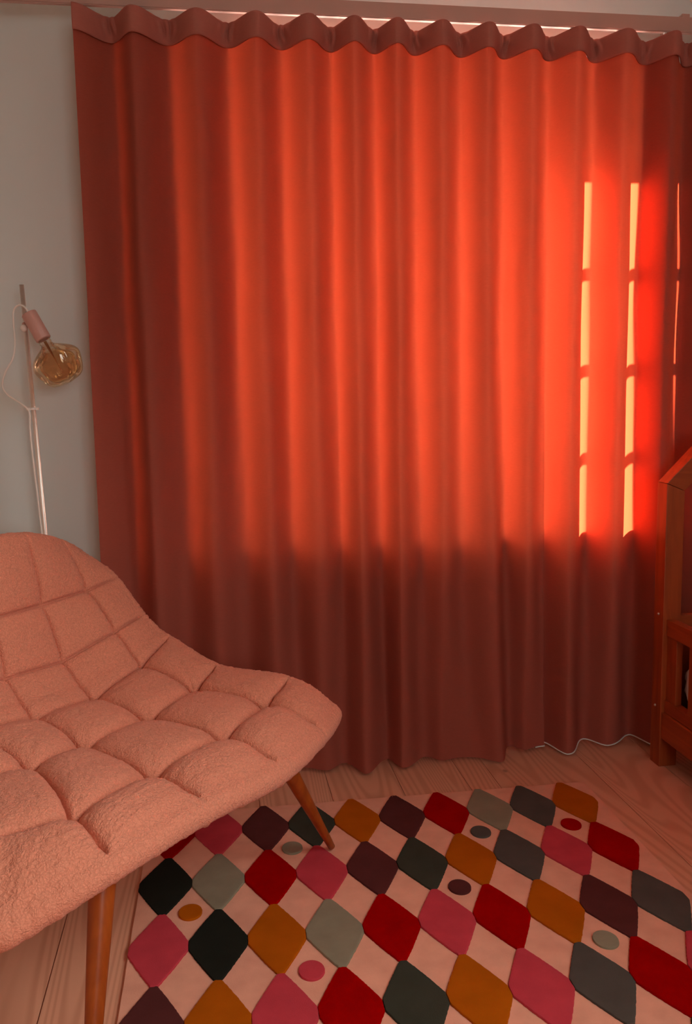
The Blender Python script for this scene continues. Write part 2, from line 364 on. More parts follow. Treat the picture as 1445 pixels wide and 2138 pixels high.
under(box('window_sill', WX0 - .10, WX1 + .12, 3.142, RY1 + WT - .055, WZ0 - .03, WZ0, M_white, bevel=.004), w1)
w2 = window('fill_window_2', BX0, BX1, BZ0, BZ1, RY0, RY0 - .2, (1.6,), -1)  # out-of-view opening put in to bring fill daylight
portal('window_daylight', WX0, WX1, WZ0, WZ1, RY1 + WT + .01, -1)
portal('rear_fill_portal', BX0, BX1, BZ0, BZ1, RY0 - .21, 1)

rbox('pane', .05, RL_ - .05, RWY0 + .05, RWY1 - .05, .045, .051, M_glass)
l_ = bpy.data.lights.new('roof_fill_portal', 'AREA'); l_.shape = 'RECTANGLE'; l_.size = RL_; l_.size_y = RWY1 - RWY0; l_.cycles.is_portal = True  # sky portal of the added roof window, for fill from the upper right
o_p = bpy.data.objects.new('roof_fill_portal', l_); col.objects.link(o_p)
pm = Matrix((ax_, Vector((0, 1, 0)), nz_)).transposed().to_4x4()
if pm.determinant() < 0: pm = Matrix((-ax_, Vector((0, 1, 0)), nz_)).transposed().to_4x4()
pm.translation = Vector(((RWX0 + RWX1) / 2, (RWY0 + RWY1) / 2, slope_z((RWX0 + RWX1) / 2))) + nz_ * .09; o_p.matrix_world = pm

# ---------------------------------------------------------------- curtain
def curtain():
    # alternating fronts (toward the room) and backs (toward the window) of the wave, X along the rail
    ext = [(-.385, 0), (-.276, 1), (-.202, 0), (-.096, 1), (-.001, 0), (.099, 1), (.188, 0), (.274, 1), (.358, 0), (.443, 1), (.507, 0), (.591, 1), (.651, 0), (.732, 1), (.804, 0),
           (.893, 1), (.964, 0), (1.047, 1), (1.119, 0), (1.212, 1), (1.28, 0), (1.38, 1), (1.452, 0), (1.569, 1), (1.627, 0), (1.724, 1), (1.79, 0), (1.85, 1)]
    ZT, ZB = 2.574, 0.012
    rnd = random.Random(3)
    bott = []   # shifts of each extremum at the hem: (dx, dy)
    for i, (x, k) in enumerate(ext):
        bott.append([rnd.uniform(-.012, .012), rnd.uniform(-.012, .012)])
    bott[0] = [0, 0]; bott[1] = [0, -.01]
    bott[15] = [.0, -.03]; bott[16] = [.045, -.02]; bott[17] = [.03, .03]; bott[18] = [.01, .045]; bott[19] = [0, .015]; bott[20] = [-.01, -.005]; bott[21] = [0, .01]; bott[22] = [0, .03]; bott[23] = [0, .02]; bott[10] = [0, -.03]; bott[14] = [.0, .02]; bott[12] = [-.01, -.02]; bott[9] = [0, .0]
    nz = 90; ns = 20
    zs = [ZT - (ZT - ZB) * (i / nz) for i in range(nz + 1)]
    hem_rows = [ZT, ZT - .02, ZT - .045, ZT - .066]
    zs = hem_rows + [z for z in zs if z < ZT - .10]
    verts, faces, hf = [], [], []
    def point(i, s, z):
        (xa, ka), (xb, kb) = ext[i], ext[i + 1]
        t = (ZT - z) / (ZT - ZB)
        q = max(0.0, (t - .35) / .65) ** 1.4
        lo, hi = 3.035 - .022 * q, 3.14 - (.072 if xa < 1.15 else .04) * q
        ya = (lo, hi)[ka] + bott[i][1] * q; yb = (lo, hi)[kb] + bott[i + 1][1] * q
        xa += bott[i][0] * q; xb += bott[i + 1][0] * q
        x = xa + (xb - xa) * s
        w = .5 - .5 * math.cos(math.pi * s)
        w = w * .8 + s * .2 if False else w
        y = ya + (yb - ya) * w
        # loose ripples that grow down the cloth, small pinches in the heading
        y += .004 * math.sin(23 * x + 2.1 * z) * min(1, t * 3) + .003 * math.sin(61 * x + 5 * math.sin(1.7 * z)) * min(1, t * 3)
        return x, y
    cols = []
    for i in range(len(ext) - 1):
        for k in range(ns): cols.append((i, k / ns))
    cols.append((len(ext) - 2, 1.0))
    for z in zs:
        for (i, s) in cols:
            x, y = point(i, s, z)
            zz = z
            if z == zs[-1]:
                zz = z + .012 * (y - 3.0) / .13
            verts.append((x, y, zz))
    nc = len(cols)
    root = empty('curtain', (.7, 3.09, 0), 'terracotta red floor-length wave curtain glowing in front of the window', 'curtain')
    nh = len(hem_rows) - 1
    allf = [(rw * nc + c, rw * nc + c + 1, (rw + 1) * nc + c + 1, (rw + 1) * nc + c) for rw in range(nh, len(zs) - 1) for c in range(nc - 1)]
    o = mesh('cloth_panel', verts, allf, M_curtain, smooth=True); under(o, root)
    # heading: stitched double band with pinch folds at each back of the wave
    hv, hf2 = [], []; NR = 14
    hx = []
    for j in range(NR + 1):
        t = j / NR
        for c, (i, s) in enumerate(cols):
            z = ZT + .003 - t * .079
            x, y = point(i, s, z)
            ka = ext[i][1]; near = (1 - s) if ka == 1 else s           # 1 at a back, 0 at a front
            pinch = max(0, (near - .45) / .55) ** 1.5
            ph = (x * 300 + math.sin(j * .35 + i) * 1.4)
            y += -.012 - .012 * pinch * math.sin(ph) * math.sin(math.pi * min(1, t * 1.15 + .08)) - .004 * math.sin(math.pi * t)
            hv.append((x, y, z))
    for j in range(NR):
        for c in range(nc - 1): hf2.append((j * nc + c, j * nc + c + 1, (j + 1) * nc + c + 1, (j + 1) * nc + c))
    h = mesh('heading', hv, hf2, M_heading, smooth=True); under(h, root)
    sm = h.modifiers.new('thickness', 'SOLIDIFY'); sm.thickness = .004; sm.offset = 0
    # pale cord sewn in the hem
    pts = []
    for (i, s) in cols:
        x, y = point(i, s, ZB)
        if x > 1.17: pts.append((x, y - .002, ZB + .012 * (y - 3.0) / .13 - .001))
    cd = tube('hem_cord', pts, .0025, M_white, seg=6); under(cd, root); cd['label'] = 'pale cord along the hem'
    # stitched double hem band
    return root
curtain()

# rail above the curtain
M_rail = mat('rail_paint', (0.56, 0.36, 0.30), 0.4, 0.4); c = coords(M_rail); vary(M_rail, (0.56, 0.36, 0.30), 0, .05, c, 5.0)
rail = empty('curtain_rail', (.6, 3.1, 2.6), 'dusty pink curtain rail running along the top of the wall', 'curtain rail')
bm = bmesh.new()
xa, xb = -1.6, 1.835
for (y0, y1, z0, z1) in ((3.094, 3.114, 2.603, 2.651), (3.097, 3.111, 2.600, 2.603)):
    bm_box(bm, xa, xb, y0, y1, z0, z1)
under(bmobj('track', bm, M_rail), rail)
for bx in (-1.1, .138, 1.70):
    bm = bmesh.new(); bm_box(bm, bx - .014, bx + .014, 3.094, 3.245, 2.651, 2.662)
    bm_box(bm, bx - .014, bx + .014, 3.236, 3.25, 2.60 if bx > 1 else 2.662, 2.67 if bx > 1 else 2.80)
    if bx < 1: bm_box(bm, bx - .014, bx + .014, 3.094, 3.106, 2.662, 2.80); bm_box(bm, bx - .014, bx + .014, 3.106, 3.236, 2.785, 2.80)
    under(bmobj('bracket', bm, M_rail), rail)
for gx in (-.202, -.001, .188, .358, .507, .651, .804, .964, 1.119, 1.28, 1.452, 1.627):
    bm = bmesh.new(); bm_box(bm, gx - .004, gx + .004, 3.098, 3.108, 2.568, 2.60); bm_box(bm, gx - .004, gx + .004, 3.045, 3.108, 2.563, 2.568)
    under(bmobj('glider', bm, M_white), rail)

# ---------------------------------------------------------------- rug
RC = {'orange': (.44, .10, .004), 'slate': (.095, .08, .068), 'sage': (.28, .24, .165), 'red': (.36, .001, .001), 'purple': (.105, .028, .026), 'green': (.05, .05, .036), 'pink': (.56, .055, .075), 'dark': (.02, .02, .015)}
rug_names = list(RC)
M_base = pile('rug_cream_pink_pile', (0.90, 0.41, 0.285))
rug_mats = [M_base] + [pile('rug_%s_pile' % k, RC[k]) for k in rug_names]
grid = ['orange slate sage red purple orange green purple pink red',
        'red pink slate orange green purple pink red sage dark',
        'slate purple orange red pink red sage orange dark pink',
        'pink red slate pink orange green red pink orange purple',
        'orange green pink purple red sage purple green red orange',
        'sage red orange dark pink slate orange red pink green',
        'purple pink green red sage orange pink dark orange red']
dots = {(.5, .5): 'red', (2.5, .5): 'slate', (6.5, .5): 'sage', (3.5, 1.5): 'purple', (1.5, 2.5): 'sage', (6.5, 2.5): 'pink', (8.5, 1.5): 'orange', (4.5, 3.5): 'red', (.5, 4.5): 'orange', (6.5, 4.5): 'sage'}
def rug():
    RW, RL, A, B = 1.475, 2.09, .1454, .2887
    root_loc = (.486, 1.74, 0); ang = math.radians(-.64)
    vs, fs, mi = [], [], []
    # base slab, local: x to the right, y to the curtain
    hx, hy, zt = RW / 2, RL / 2, .010
    b = len(vs); n = 40; ring = []
    def lp(t):  # perimeter points
        pts = []
        for k in range(n): pts.append((-hx + 2 * hx * k / n, hy))
        for k in range(n): pts.append((hx, hy - 2 * hy * k / n))
        for k in range(n): pts.append((hx - 2 * hx * k / n, -hy))
        for k in range(n): pts.append((-hx, -hy + 2 * hy * k / n))
        return pts
    P = lp(0); m_ = len(P); rr = random.Random(2)
    P = [(x + rr.uniform(-.0008, .0008), y + rr.uniform(-.0008, .0008)) for x, y in P]
    for z, s in ((0.0005, 1.0), (zt - .003, 1.0), (zt, .997)):
        vs += [(x * s, y * s, z) for x, y in P]
    for lv in range(2):
        for k in range(m_): fs.append((b + lv * m_ + k, b + lv * m_ + (k + 1) % m_, b + (lv + 1) * m_ + (k + 1) % m_, b + (lv + 1) * m_ + k)); mi.append(0)
    fs.append(tuple(b + 2 * m_ + k for k in range(m_))[::-1]); mi.append(0); fs.append(tuple(b + k for k in range(m_))); mi.append(0)
    fs = [tuple(reversed(q)) for q in fs]
    cx0, cy0 = hx - .0205 - A / 2, hy - .148    # centre of the first lozenge (far right)
    def pad(cx, cy, prof, idx):
        base = len(vs); q = len(prof); top = zt + .006
        for s, z in ((1.0, zt - .001), (1.0, top - .0025), (.985, top - .0006), (.93, top)):
            vs.extend([(cx + x * s, cy + y * s, z) for x, y in prof])
        for lv in range(3):
            for k in range(q): fs.append((base + lv * q + k, base + lv * q + (k + 1) % q, base + (lv + 1) * q + (k + 1) % q, base + (lv + 1) * q + k)); mi.append(idx)
        vs.append((cx, cy, top)); c_ = len(vs) - 1
        for k in range(q): fs.append((base + 3 * q + k, base + 3 * q + (k + 1) % q, c_)); mi.append(idx)
    for j, row in enumerate(grid):
        for i, nm in enumerate(row.split()):
            prof = []; Q = 104
            for k in range(Q):
                a = 2 * math.pi * k / Q; ca, sa = math.cos(a), math.sin(a)
                p = 1.06                                         # superellipse between a lozenge and an ellipse
                rad = (abs(ca) ** p + abs(sa) ** p) ** (-1 / p)
                x, y = ca * rad, sa * rad
                x = max(-.905, min(.905, x)); y = max(-.915, min(.915, y))
                w = 1 + rr.uniform(-.008, .008)
                prof.append((x * A / 2 * 1.10 * w, y * B / 2 * 1.095 * w))
            pad(cx0 - i * A, cy0 - j * B, prof, 1 + rug_names.index(nm))
    for (i, j), nm in dots.items():
        prof = [(.031 * math.cos(2 * math.pi * k / 48) * (1 + rr.uniform(-.01, .01)), .036 * math.sin(2 * math.pi * k / 48)) for k in range(48)]
        pad(cx0 - i * A, cy0 - j * B, prof, 1 + rug_names.index(nm))
    o = mesh('area_rug', vs, fs, rug_mats, midx=mi); o.location = root_loc; o.rotation_euler = (0, 0, ang)
    tag(o, 'pale pink rug with multicoloured raised lozenges and dots on the floorboards', 'rug')
    return o
rug()

# ---------------------------------------------------------------- lounge chair
O = np.array([-0.27158931, 2.26782699]); U = np.array([0.7193398, 0.69465837]); V = np.array([0.69465837, -0.7193398])
def W3(p): q = O + U * p[0] + V * p[1]; return np.array([q[0], q[1], p[2]])
ND = {'top': [(0.411, -0.617, 0.819), (0.277, -0.597, 0.892), (0.093, -0.511, 0.940), None, None],
      'A': [(0.428, -0.537, 0.760), (0.292, -0.507, 0.749), (0.097, -0.459, 0.752), (-0.097, -0.408, 0.757), None],
      'B': [(0.451, -0.435, 0.646), (0.308, -0.395, 0.629), (0.103, -0.378, 0.590), (-0.103, -0.341, 0.601), None],
      'C': [(0.474, -0.338, 0.571), (0.326, -0.298, 0.523), (0.109, -0.249, 0.484), (-0.109, -0.212, 0.502), None],
      'D': [(0.478, -0.122, 0.507), (0.349, -0.082, 0.463), (0.116, -0.015, 0.458), (-0.116, 0.014, 0.463), (-0.297, 0.059, 0.490)],
      'E': [(0.526, 0.127, 0.500), (0.375, 0.177, 0.461), (0.125, 0.261, 0.467), (-0.125, 0.284, 0.461), (-0.375, 0.331, 0.482)],
      'F': [(0.599, 0.244, 0.421), (0.394, 0.344, 0.432), (0.131, 0.432, 0.445), (-0.131, 0.452, 0.460), (-0.394, 0.474, 0.458)]}
def chair():
    rows = ['top', 'A', 'B', 'C', 'D', 'E', 'F']; G = []
    for k in rows:
        q = list(ND[k]) + [None]
        for c in range(6):
            if q[c] is None:
                s = q[5 - c]; q[c] = (-s[0], s[1] + .32 * s[0], s[2])
        G.append([np.array(v) for v in q])
    G = np.array(G)                                         # 7 rows x 6 columns x (u, v, z)
    # one more row that rolls the crest over to the rear
    SUB = 64
    nr, nc = G.shape[0], G.shape[1]
    def cat(P, t):                                          # Catmull-Rom along axis 0 at parameters t
        n = len(P); Q = np.concatenate([[2 * P[0] - P[1]], P, [2 * P[-1] - P[-2]]])
        out = []
        for x in t:
            i = min(int(x), n - 2); s = x - i; a, b, c, d = Q[i], Q[i + 1], Q[i + 2], Q[i + 3]
            out.append(.5 * (2 * b + (c - a) * s + (2 * a - 5 * b + 4 * c - d) * s * s + (3 * b - a - 3 * c + d) * s ** 3))
        return np.array(out)
    tr = np.linspace(0, nr - 1, (nr - 1) * SUB + 1); tcn = np.linspace(0, nc - 1, (nc - 1) * SUB + 1)
    S = cat(G, tr); S = np.swapaxes(cat(np.swapaxes(S, 0, 1), tcn), 0, 1)
    R, Cn = S.shape[:2]
    Wd = np.empty_like(S); Wd[..., 0] = O[0] + U[0] * S[..., 0] + V[0] * S[..., 1]; Wd[..., 1] = O[1] + U[1] * S[..., 0] + V[1] * S[..., 1]; Wd[..., 2] = S[..., 2]
    dr = np.gradient(Wd, axis=0); dc = np.gradient(Wd, axis=1)
    Nn = np.cross(dr, dc); Nn /= np.linalg.norm(Nn, axis=2, keepdims=True)
    if Nn[R // 2, Cn // 2, 2] < 0: Nn = -Nn
    # pillow puffs between the seams
    fr_ = tr % 1.0; fc_ = tcn % 1.0
    er = 1 - np.abs(2 * fr_ - 1) ** 3.4; ec = 1 - np.abs(2 * fc_ - 1) ** 3.4
    # border seams do not pinch: the outermost half cells stay full to the rolled edge
    ER = er.copy(); EC = ec.copy()
    ER[(tr > nr - 1.5)] = 1.0; ER[(tr < .5)] = 1.0
    EC[(tcn < .5)] = 1.0; EC[(tcn > nc - 1.5)] = 1.0
    A_, B_ = np.meshgrid(ER, EC, indexing='ij')
    T_, Q_ = np.meshgrid(tr, tcn, indexing='ij')
    seat = np.clip((T_ - 2.6) / .8, 0, 1)
    D = .036 + .034 * seat
    wing = np.clip(np.minimum(Q_, nc - 1 - Q_), 0, 1)
    D = D * (.55 + .45 * wing)
    D = D * (.62 + .38 * np.clip(np.minimum(T_, nr - 1 - T_) / .55, 0, 1) ** .7)
    puff = D * (.66 * (A_ * B_) ** .52 + .34 * np.maximum(A_, B_) ** .8)
    # the narrow stitched groove itself
    def groove(x): d = np.minimum(x % 1.0, 1 - x % 1.0); return np.exp(-(d / .017) ** 2)
    gm = np.maximum(groove(T_) * ((T_ > .5) & (T_ < nr - 1.5)), groove(Q_) * ((Q_ > .5) & (Q_ < nc - 1.5)))
    bd = np.minimum(np.minimum(T_, nr - 1 - T_), np.minimum(Q_, nc - 1 - Q_)) / .24
    bw = np.clip(bd, 0, 1); bw = bw * bw * (3 - 2 * bw)
    puff = puff * bw + (1 - bw) * D * .78
    puff -= (.004 + .007 * np.clip(bd * 3, 0, 1)) * gm 
    rs = np.random.RandomState(5)
    def smooth_noise(sz, k):
        a = rs.rand(*sz) - .5
        for _ in range(k): a = (a + np.roll(a, 1, 0) + np.roll(a, -1, 0) + np.roll(a, 1, 1) + np.roll(a, -1, 1)) / 5
        return a / a.std()
    puff += .0006 * smooth_noise(puff.shape, 1) + .0005 * smooth_noise(puff.shape, 5)
    Fr = Wd + Nn * puff[..., None]
    # build shell: front sheet, rolled rim, rear sheet
    per = [(0, c) for c in range(Cn)] + [(r_, Cn - 1) for r_ in range(1, R)] + [(R - 1, c) for c in range(Cn - 2, -1, -1)] + [(r_, 0) for r_ in range(R - 2, 0, -1)]
    verts = [Fr.reshape(-1, 3)]; faces = []
    idx = np.arange(R * Cn).reshape(R, Cn)
    for i in range(R - 1):
        for j in range(Cn - 1): faces.append((idx[i, j], idx[i, j + 1], idx[i + 1, j + 1], idx[i + 1, j]))
    # outward tangents on the perimeter
    cen = Wd.mean(axis=(0, 1)); PT = np.array([Fr[a] for a in per]); PN = np.array([Nn[a] for a in per])
    TG = np.roll(PT, -3, 0) - np.roll(PT, 3, 0)
    for _ in range(40): TG = (np.roll(TG, 1, 0) + TG + np.roll(TG, -1, 0)) / 3
    for _ in range(40): PN = (np.roll(PN, 1, 0) + PN + np.roll(PN, -1, 0)) / 3
    PN /= np.linalg.norm(PN, axis=1, keepdims=True)
    OUT = np.cross(TG, PN); OUT /= np.linalg.norm(OUT, axis=1, keepdims=True)
    if ((PT - cen) * OUT).sum() < 0: OUT = -OUT
    npn = len(per); rim = .032; steps = 9; last = [idx[a] for a in per]; base = R * Cn
    rimn = smooth_noise((steps, npn), 1) * .0009
    for s in range(1, steps + 1):
        th = math.pi * s / steps
        ring = PT + OUT * (rim * .95 * math.sin(th) + .7 * rimn[s - 1][:, None]) + PN * (rim * (math.cos(th) - 1))
        verts.append(ring); cur = list(range(base, base + npn)); base += npn
        for k in range(npn): faces.append((last[k], cur[k], cur[(k + 1) % npn], last[(k + 1) % npn]))
        last = cur
    # rear sheet closes in two rings and a coarse grid centre
    cenr = Wd[R // 2:, :, :].mean(axis=(0, 1))
    Bk = Wd - Nn * .035
    ringm = np.array([Bk[a] for a in per])
    inner = Bk[4::8, 4::8]
    rr_, cc_ = inner.shape[:2]
    verts.append(inner.reshape(-1, 3)); ii = np.arange(base, base + rr_ * cc_).reshape(rr_, cc_)
    for i in range(rr_ - 1):
        for j in range(cc_ - 1): faces.append((ii[i, j], ii[i + 1, j], ii[i + 1, j + 1], ii[i, j + 1]))
    # stitch the rim's last ring to the nearest inner perimeter
    pin = [(0, c) for c in range(cc_)] + [(r_, cc_ - 1) for r_ in range(1, rr_)] + [(rr_ - 1, c) for c in range(cc_ - 2, -1, -1)] + [(r_, 0) for r_ in range(rr_ - 2, 0, -1)]
    def near(a):
        i = min(max(int(round((a[0] - 4) / 8)), 0), rr_ - 1); j = min(max(int(round((a[1] - 4) / 8)), 0), cc_ - 1); return ii[i, j]
    for k in range(npn):
        p, q = near(per[k]), near(per[(k + 1) % npn])
        if p == q: faces.append((last[k], p, last[(k + 1) % npn]))
        else: faces.append((last[k], p, q, last[(k + 1) % npn]))
    root = empty('lounge_chair', (O[0], O[1], 0), 'wide tufted pinkish boucle lounge chair with tapered wooden legs', 'chair')
    sh = mesh('tufted_seat_shell', np.concatenate(verts), faces, M_boucle, smooth=True); under(sh, root)
    def leg(t, b, ra, rb):
        t, b = Vector(t), Vector(b); n = 14
        pts = [t.lerp(b, k / n) for k in range(n + 1)]; rad = [ra + (rb - ra) * (k / n) for k in range(n + 1)]
        pts.append(b + (b - t).normalized() * .003); rad.append(rb * .75)
        o = tube('leg', pts, rad, M_leg, seg=24); under(o, root)
    tr_ = W3((.29, .30, .415)); leg(tr_, (.3085, 2.468, .0215), .026, .0105)
    leg((-.247, 1.742, .425), (-.277, 1.57, .0045), .029, .012)
    leg(W3((.25, -.22, .47)), W3((.36, -.42, .004)), .026, .012)
    leg(W3((-.25, -.14, .47)), W3((-.36, -.30, .004)), .026, .012)
    return root
chair()

# ---------------------------------------------------------------- floor lamp
def lamp():
    M_pole = mat('lamp_pole_paint', (0.97, 0.90, 0.82), 0.42, 0.5, metal=1.0)
    c = coords(M_pole, (1, 1, 30)); vary(M_pole, (0.97, 0.90, 0.82), 0, .04, c, 20.0)
    M_pink = mat('lamp_pink_plastic', (0.66, 0.36, 0.30), 0.4, 0.4); c = coords(M_pink); vary(M_pink, (0.66, 0.36, 0.30), 0, .04, c, 10.0)
    M_cord = mat('lamp_cord', (0.95, 0.88, 0.80), 0.25, 0.6); c = coords(M_cord); vary(M_cord, (0.95, 0.88, 0.80), 0, .05, c, 30.0)
    def thin_glass(name, tint, edge, rough=.03, glossw=1.0, fac=.25):
        m = bpy.data.materials.new(name); m.use_nodes = True; nt = m.node_tree; nt.nodes.clear()
        out = nt.nodes.new('ShaderNodeOutputMaterial'); tr = nt.nodes.new('ShaderNodeBsdfTransparent'); g = nt.nodes.new('ShaderNodeBsdfGlossy'); mx = nt.nodes.new('ShaderNodeMixShader')
        lw = nt.nodes.new('ShaderNodeLayerWeight'); lw.inputs[0].default_value = fac
        cm = nt.nodes.new('ShaderNodeMix'); cm.data_type = 'RGBA'; cm.inputs[6].default_value = (*tint, 1); cm.inputs[7].default_value = (*edge, 1)
        nt.links.new(lw.outputs['Facing'], cm.inputs[0]); nt.links.new(cm.outputs[2], tr.inputs[0])
        g.inputs['Roughness'].default_value = rough; g.inputs['Color'].default_value = (1, .93, .82, 1)
        ns = nt.nodes.new('ShaderNodeTexNoise'); ns.inputs['Scale'].default_value = 14; bp = nt.nodes.new('ShaderNodeBump'); bp.inputs['Strength'].default_value = .12; bp.inputs['Distance'].default_value = .01
        tcn = nt.nodes.new('ShaderNodeTexCoord'); nt.links.new(tcn.outputs['Object'], ns.inputs['Vector']); nt.links.new(ns.outputs[0], bp.inputs['Height']); nt.links.new(bp.outputs[0], g.inputs['Normal'])
        ml = nt.nodes.new('ShaderNodeMath'); ml.operation = 'MULTIPLY_ADD'; ml.inputs[1].default_value = .75; ml.inputs[2].default_value = .05; nt.links.new(lw.outputs['Fresnel'], ml.inputs[0])
        nt.links.new(ml.outputs[0], mx.inputs[0]); nt.links.new(tr.outputs[0], mx.inputs[1]); nt.links.new(g.outputs[0], mx.inputs[2]); nt.links.new(mx.outputs[0], out.inputs[0])
        return m
    M_bulb = thin_glass('amber_bulb_glass', (0.975, 0.86, 0.72), (0.97, 0.93, 0.87))
    M_neck = thin_glass('clear_bulb_neck', (0.9, 0.86, 0.82), (0.8, 0.76, 0.72))
    YL = 3.10
    top = Vector((-.599, YL, 1.729)); b0 = Vector((-.572, YL, .897)); base = top + (b0 - top) * (1.709 / .832)
    root = empty('floor_lamp', (base.x, base.y, 0), 'slim metal floor lamp with pink socket and large amber bulb', 'floor lamp')
    under(tube('pole', [top, base], .0076, M_pole, seg=20), root)
    def lathe(name, prof, o, ax, mat_, dx=None, seg=56, lobes=0, cap=True):
        ax = ax.normalized(); e1 = ax.orthogonal().normalized() if dx is None else (dx - ax * dx.dot(ax)).normalized(); e2 = ax.cross(e1); vs, fs = [], []
        for (a, rr) in prof:
            for k in range(seg):
                t = 2 * math.pi * k / seg
                q = rr * (1 + lobes * math.cos(5 * t + 1.0) * min(1, max(0, (a - .02) / .03)))
                vs.append(o + ax * a + (e1 * math.cos(t) + e2 * math.sin(t)) * q)
        n = len(prof)
        for i in range(n - 1):
            for k in range(seg): fs.append((i * seg + k, i * seg + (k + 1) % seg, (i + 1) * seg + (k + 1) % seg, (i + 1) * seg + k))
        if cap: fs.append(tuple(range(seg))[::-1]); fs.append(tuple((n - 1) * seg + k for k in range(seg)))
        ob = mesh(name, vs, fs, mat_, smooth=True); return under(ob, root)
    under(lathe('base', [(0, .13), (.004, .135), (.014, .135), (.018, .13), (.019, .0)], Vector((base.x, base.y, .001)), Vector((0, 0, 1)), M_pole), root)
    s0 = Vector((-.573, 3.052, 1.633)); ax = Vector((.029, -.012, -.081)).normalized()
    ax = (Vector((-.527, 3.040, 1.545)) - s0).normalized()
    sk = lathe('socket', [(0, .0235), (.002, .025), (.094, .025), (.096, .0235)], s0, ax, M_pink)
    nk = s0 + ax * .096
    lathe('bulb_neck', [(0, .0165), (.004, .020), (.008, .0175), (.012, .0205), (.016, .018), (.022, .021), (.028, .0215)], nk, ax, M_neck, cap=False)
    bo = nk + ax * .018
    R_ = [(0, .017), (.005, .021), (.014, .034), (.026, .053), (.038, .069), (.050, .077), (.062, .079), (.080, .0755), (.098, .0700), (.114, .0635), (.125, .0555), (.132, .045), (.1355, .030), (.137, .0)]
    pr_ = spline([(a, b, 0) for a, b in R_], 5); prof = [(p[0], max(0.0001, p[1])) for p in pr_]
    bulb = lathe('bulb', prof, bo, ax, M_bulb, lobes=.05, cap=False)
    inner = [(a * .80 + .018, rr * .74) for a, rr in prof[6:]]
    M_amb = thin_glass('amber_inner_glass', (0.97, 0.86, 0.70), (0.98, 0.93, 0.86))
    lathe('bulb_inner_wall', inner, bo, ax, M_amb, lobes=.06, cap=False)
    tube_pts = [bo - ax * .01, bo + ax * .02, bo + ax * .05, bo + ax * .105]
    M_fil = mat('filament_stem', (0.42, 0.20, 0.07), 0.4, 0.4)
    under(tube('filament', tube_pts, [.005, .004, .002, .0009], M_fil, seg=10), root)
    # knob and clamp joining socket and pole
    k0 = Vector((-.596, 3.075, 1.588))
    kb = bmesh.new(); bmesh.ops.create_uvsphere(kb, u_segments=20, v_segments=12, radius=.0115, matrix=Matrix.Translation(k0))
    under(bmobj('knob', kb, M_cord, smooth=True), root)
    under(tube('clamp', [Vector((-.596, 3.085, 1.60)), Vector((-.585, 3.112, 1.602))], .008, M_pink), root)
    under(tube('clamp', [s0 + ax * .035 + Vector((0, .0, 0)), Vector((-.594, YL, 1.597))], .008, M_pink), root)
    def P(x, y): return None
    pole_at = lambda z: top + (b0 - top) * ((1.729 - z) / .832)
    cp = [(-.574, 3.06, 1.634), (-.588, 3.07, 1.655), (-.607, 3.08, 1.662), (-.626, 3.085, 1.645), (-.630, 3.09, 1.60), (-.629, 3.09, 1.54), (-.640, 3.09, 1.490), (-.668, 3.09, 1.440), (-.677, 3.09, 1.400), (-.662, 3.09, 1.372), (-.625, 3.09, 1.345), (-.603, 3.09, 1.325), (-.597, 3.09, 1.305)]
    for z in (1.25, 1.15, 1.0, .85, .6, .3, .1): q = pole_at(z); cp.append((q.x - .012 + .003 * math.sin(z * 9), 3.088, z))
    cp.append((base.x - .012, 3.085, .03))
    under(tube('cord', spline(cp, 8), .0031, M_cord, seg=8), root)
    q = pole_at(1.325)
    cb_ = bmesh.new(); bmesh.ops.create_cone(cb_, cap_ends=True, segments=20, radius1=.0105, radius2=.0105, depth=.008, matrix=Matrix.Translation(q))
    bm_box(cb_, q.x - .021, q.x - .007, q.y - .012, q.y + .004, q.z - .004, q.z + .004); bm_box(cb_, q.x + .008, q.x + .017, q.y - .004, q.y + .004, q.z - .004, q.z + .004)
    under(bmobj('cord_clip', cb_, M_cord), root)
lamp()

